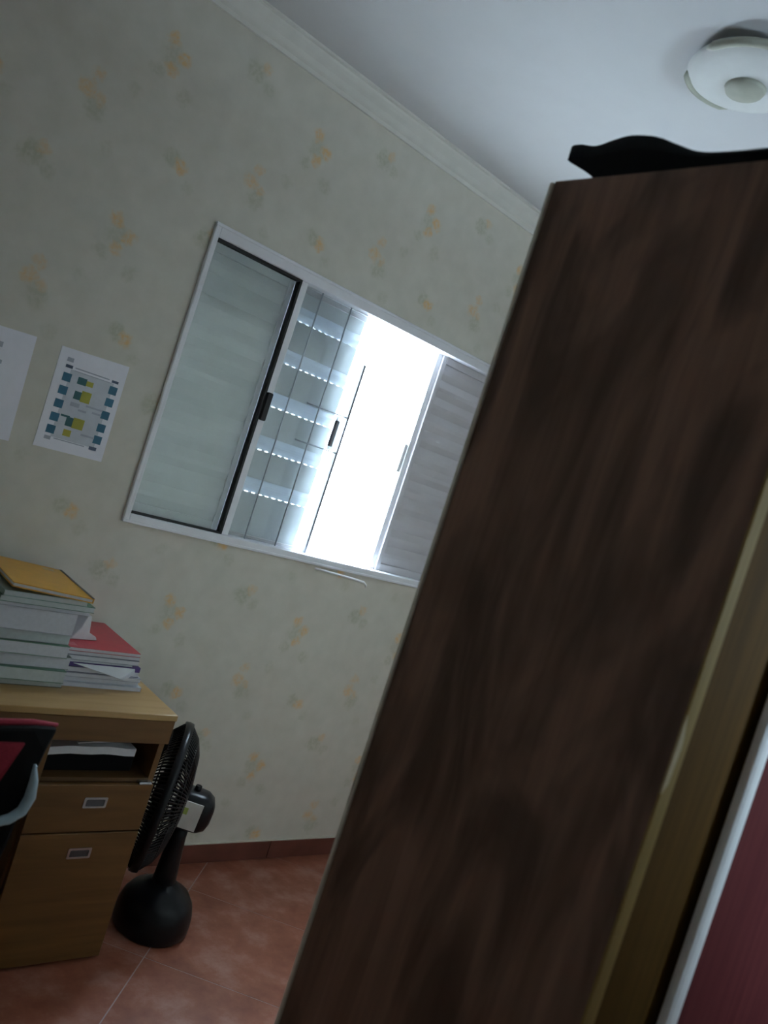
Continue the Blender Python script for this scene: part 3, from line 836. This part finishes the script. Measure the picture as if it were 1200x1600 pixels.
def lab(bm, y0, y1, z0, z1, off):
    for s_ in (-1,):
        A = [bm.verts.new(MH @ Vector((lx-off, yy, zz))) for yy, zz in ((y0, z0), (y1, z0), (y1, z1), (y0, z1))]
        B = [bm.verts.new(MH @ Vector((lx+.006, yy, zz))) for yy, zz in ((y0, z0), (y1, z0), (y1, z1), (y0, z1))]
        bm.faces.new(A); bm.faces.new(B[::-1])
        for k in range(4): bm.faces.new((A[k], A[(k+1) % 4], B[(k+1) % 4], B[k]))
lab(bm, -.052, .052, .014, .100, .0)
lbo = obj('rating_label', bm, M['label'], mo, label='white rating label')
bm = bmesh.new(); lab(bm, .002, .028, .024, .050, .0005); obj('energy_mark', bm, M['lbl_green'], mo)
bm = bmesh.new(); tube(bm, [MH @ Vector((0, .070, .060)), MH @ Vector((0, .092, .060))], [.012, .010], 12); obj('oscillation_knob', bm, M['black'], FN)

# ------------------------------------------------------------------ chair in front of the desk
CX, CY = .500, 1.60
CH = thing('office_chair', 'black and red office chair pulled up to the desk', 'chair', (CX, CY, 0))
def back_pt(x, z, y=0.0): return (x*1.04, y + .03*(x/.25)**2 + .02*((z-.7)/.2)**2, z - .030)
outl = [(-.17, .50), (-.205, .56), (-.215, .66), (-.222, .76), (-.236, .84), (-.252, .886), (-.20, .892), (-.10, .893), (0, .893), (.10, .893), (.20, .892), (.252, .886), (.236, .84), (.222, .76), (.215, .66), (.205, .56), (.17, .50), (.08, .485), (-.08, .485)]
def shell(name, outl, y0, y1, mat, parent, bev=.006):
    bm = bmesh.new()
    A = [bm.verts.new(back_pt(x, z, y0)) for x, z in outl]; B = [bm.verts.new(back_pt(x, z, y1)) for x, z in outl]
    bm.faces.new(A); bm.faces.new(B[::-1]); n = len(A)
    for i in range(n): bm.faces.new((A[i], B[i], B[(i+1) % n], A[(i+1) % n]))
    return obj(name, bm, mat, parent, bevel=bev)
bk = shell('backrest', outl, 0, .045, M['black_matt'], CH, .008)
shell('rear_panel', [(-.185, .862), (-.150, .78), (-.09, .66), (.09, .66), (.150, .78), (.185, .862)], -.006, .004, M['red_fabric'], bk, .002)['label'] = 'red fabric panel'
bm = bmesh.new()
tube(bm, [back_pt(x, z+.004, .018) for x, z in ((-.254, .884), (-.20, .891), (-.10, .893), (0, .893), (.10, .893), (.20, .891), (.254, .884))], [.004, .007, .008, .008, .008, .007, .004], 10)
obj('top_piping', bm, M['red_fabric'], bk, label='red top edge')
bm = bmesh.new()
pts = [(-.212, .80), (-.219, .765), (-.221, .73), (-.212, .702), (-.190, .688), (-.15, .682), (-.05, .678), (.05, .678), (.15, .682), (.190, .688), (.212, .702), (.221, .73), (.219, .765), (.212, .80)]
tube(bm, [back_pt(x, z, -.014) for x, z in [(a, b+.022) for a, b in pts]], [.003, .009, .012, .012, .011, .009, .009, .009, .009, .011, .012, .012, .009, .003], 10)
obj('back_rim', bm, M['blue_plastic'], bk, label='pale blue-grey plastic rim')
bm = bmesh.new(); prism(bm, rrect(-.225, .225, .06, .50, .07, 6), 'z', .44, .50); obj('seat', bm, M['black_matt'], CH, bevel=.02, seg=3)
bm = bmesh.new(); tube(bm, [(0, .03, .58), (0, .015, .50), (0, .03, .43), (0, .09, .415), (0, .25, .42)], .022, 10, flat=1.6); obj('back_bracket', bm, M['black'], CH)
bm = bmesh.new(); lathe(bm, [(0, .10), (.030, .10), (.030, .26), (.018, .262), (.018, .44), (0, .44)], 20, Matrix.Translation((0, .27, 0))); obj('gas_column', bm, M['black'], CH)
for k in range(5):
    a = PI/2 + 2*PI*k/5; c, s = math.cos(a), math.sin(a)
    bm = bmesh.new(); tube(bm, [(0, .27, .115), (.12*c, .27+.12*s, .10), (.26*c, .27+.26*s, .072)], [.024, .020, .014], 10)
    lg = obj('leg', bm, M['black'], CH)
    bm = bmesh.new(); tube(bm, [(.26*c-.018*s, .27+.26*s+.018*c, .0275), (.26*c+.018*s, .27+.26*s-.018*c, .0275)], .027, 16); obj('caster', bm, M['black'], lg)

# ------------------------------------------------------------------ ceiling lamp
LX, LY = 1.785, 1.235
LP = thing('ceiling_lamp', 'round white ceiling lamp with metal clips', 'lamp', (LX, LY, ZC))
bm = bmesh.new(); lathe(bm, [(0, 0), (.110, 0), (.110, -.022), (0, -.022)], 40); obj('base_plate', bm, M['lamp_white'], LP)
bm = bmesh.new(); lathe(bm, [(.150, -.020), (.153, -.026), (.145, -.036), (.12, -.045), (.08, -.053), (.04, -.057), (0, -.058)], 48)
obj('shade', bm, M['lamp_white'], LP)
def arc(a0, a1):
    bm = bmesh.new()
    n_ = 10
    tube(bm, [(.150*math.cos(a0+(a1-a0)*i/n_), .150*math.sin(a0+(a1-a0)*i/n_), -.030) for i in range(n_+1)], [.004]+[.011]*(n_-1)+[.004], 8)
    obj('rim_clip', bm, M['lamp_metal'], LP)
arc(math.radians(45), math.radians(120)); arc(math.radians(165), math.radians(240)); arc(math.radians(285), math.radians(360))
bm = bmesh.new(); lathe(bm, [(0, -.054), (.052, -.054), (.046, -.066), (.020, -.073), (0, -.075)], 24); obj('finial', bm, M['lamp_metal'], LP)
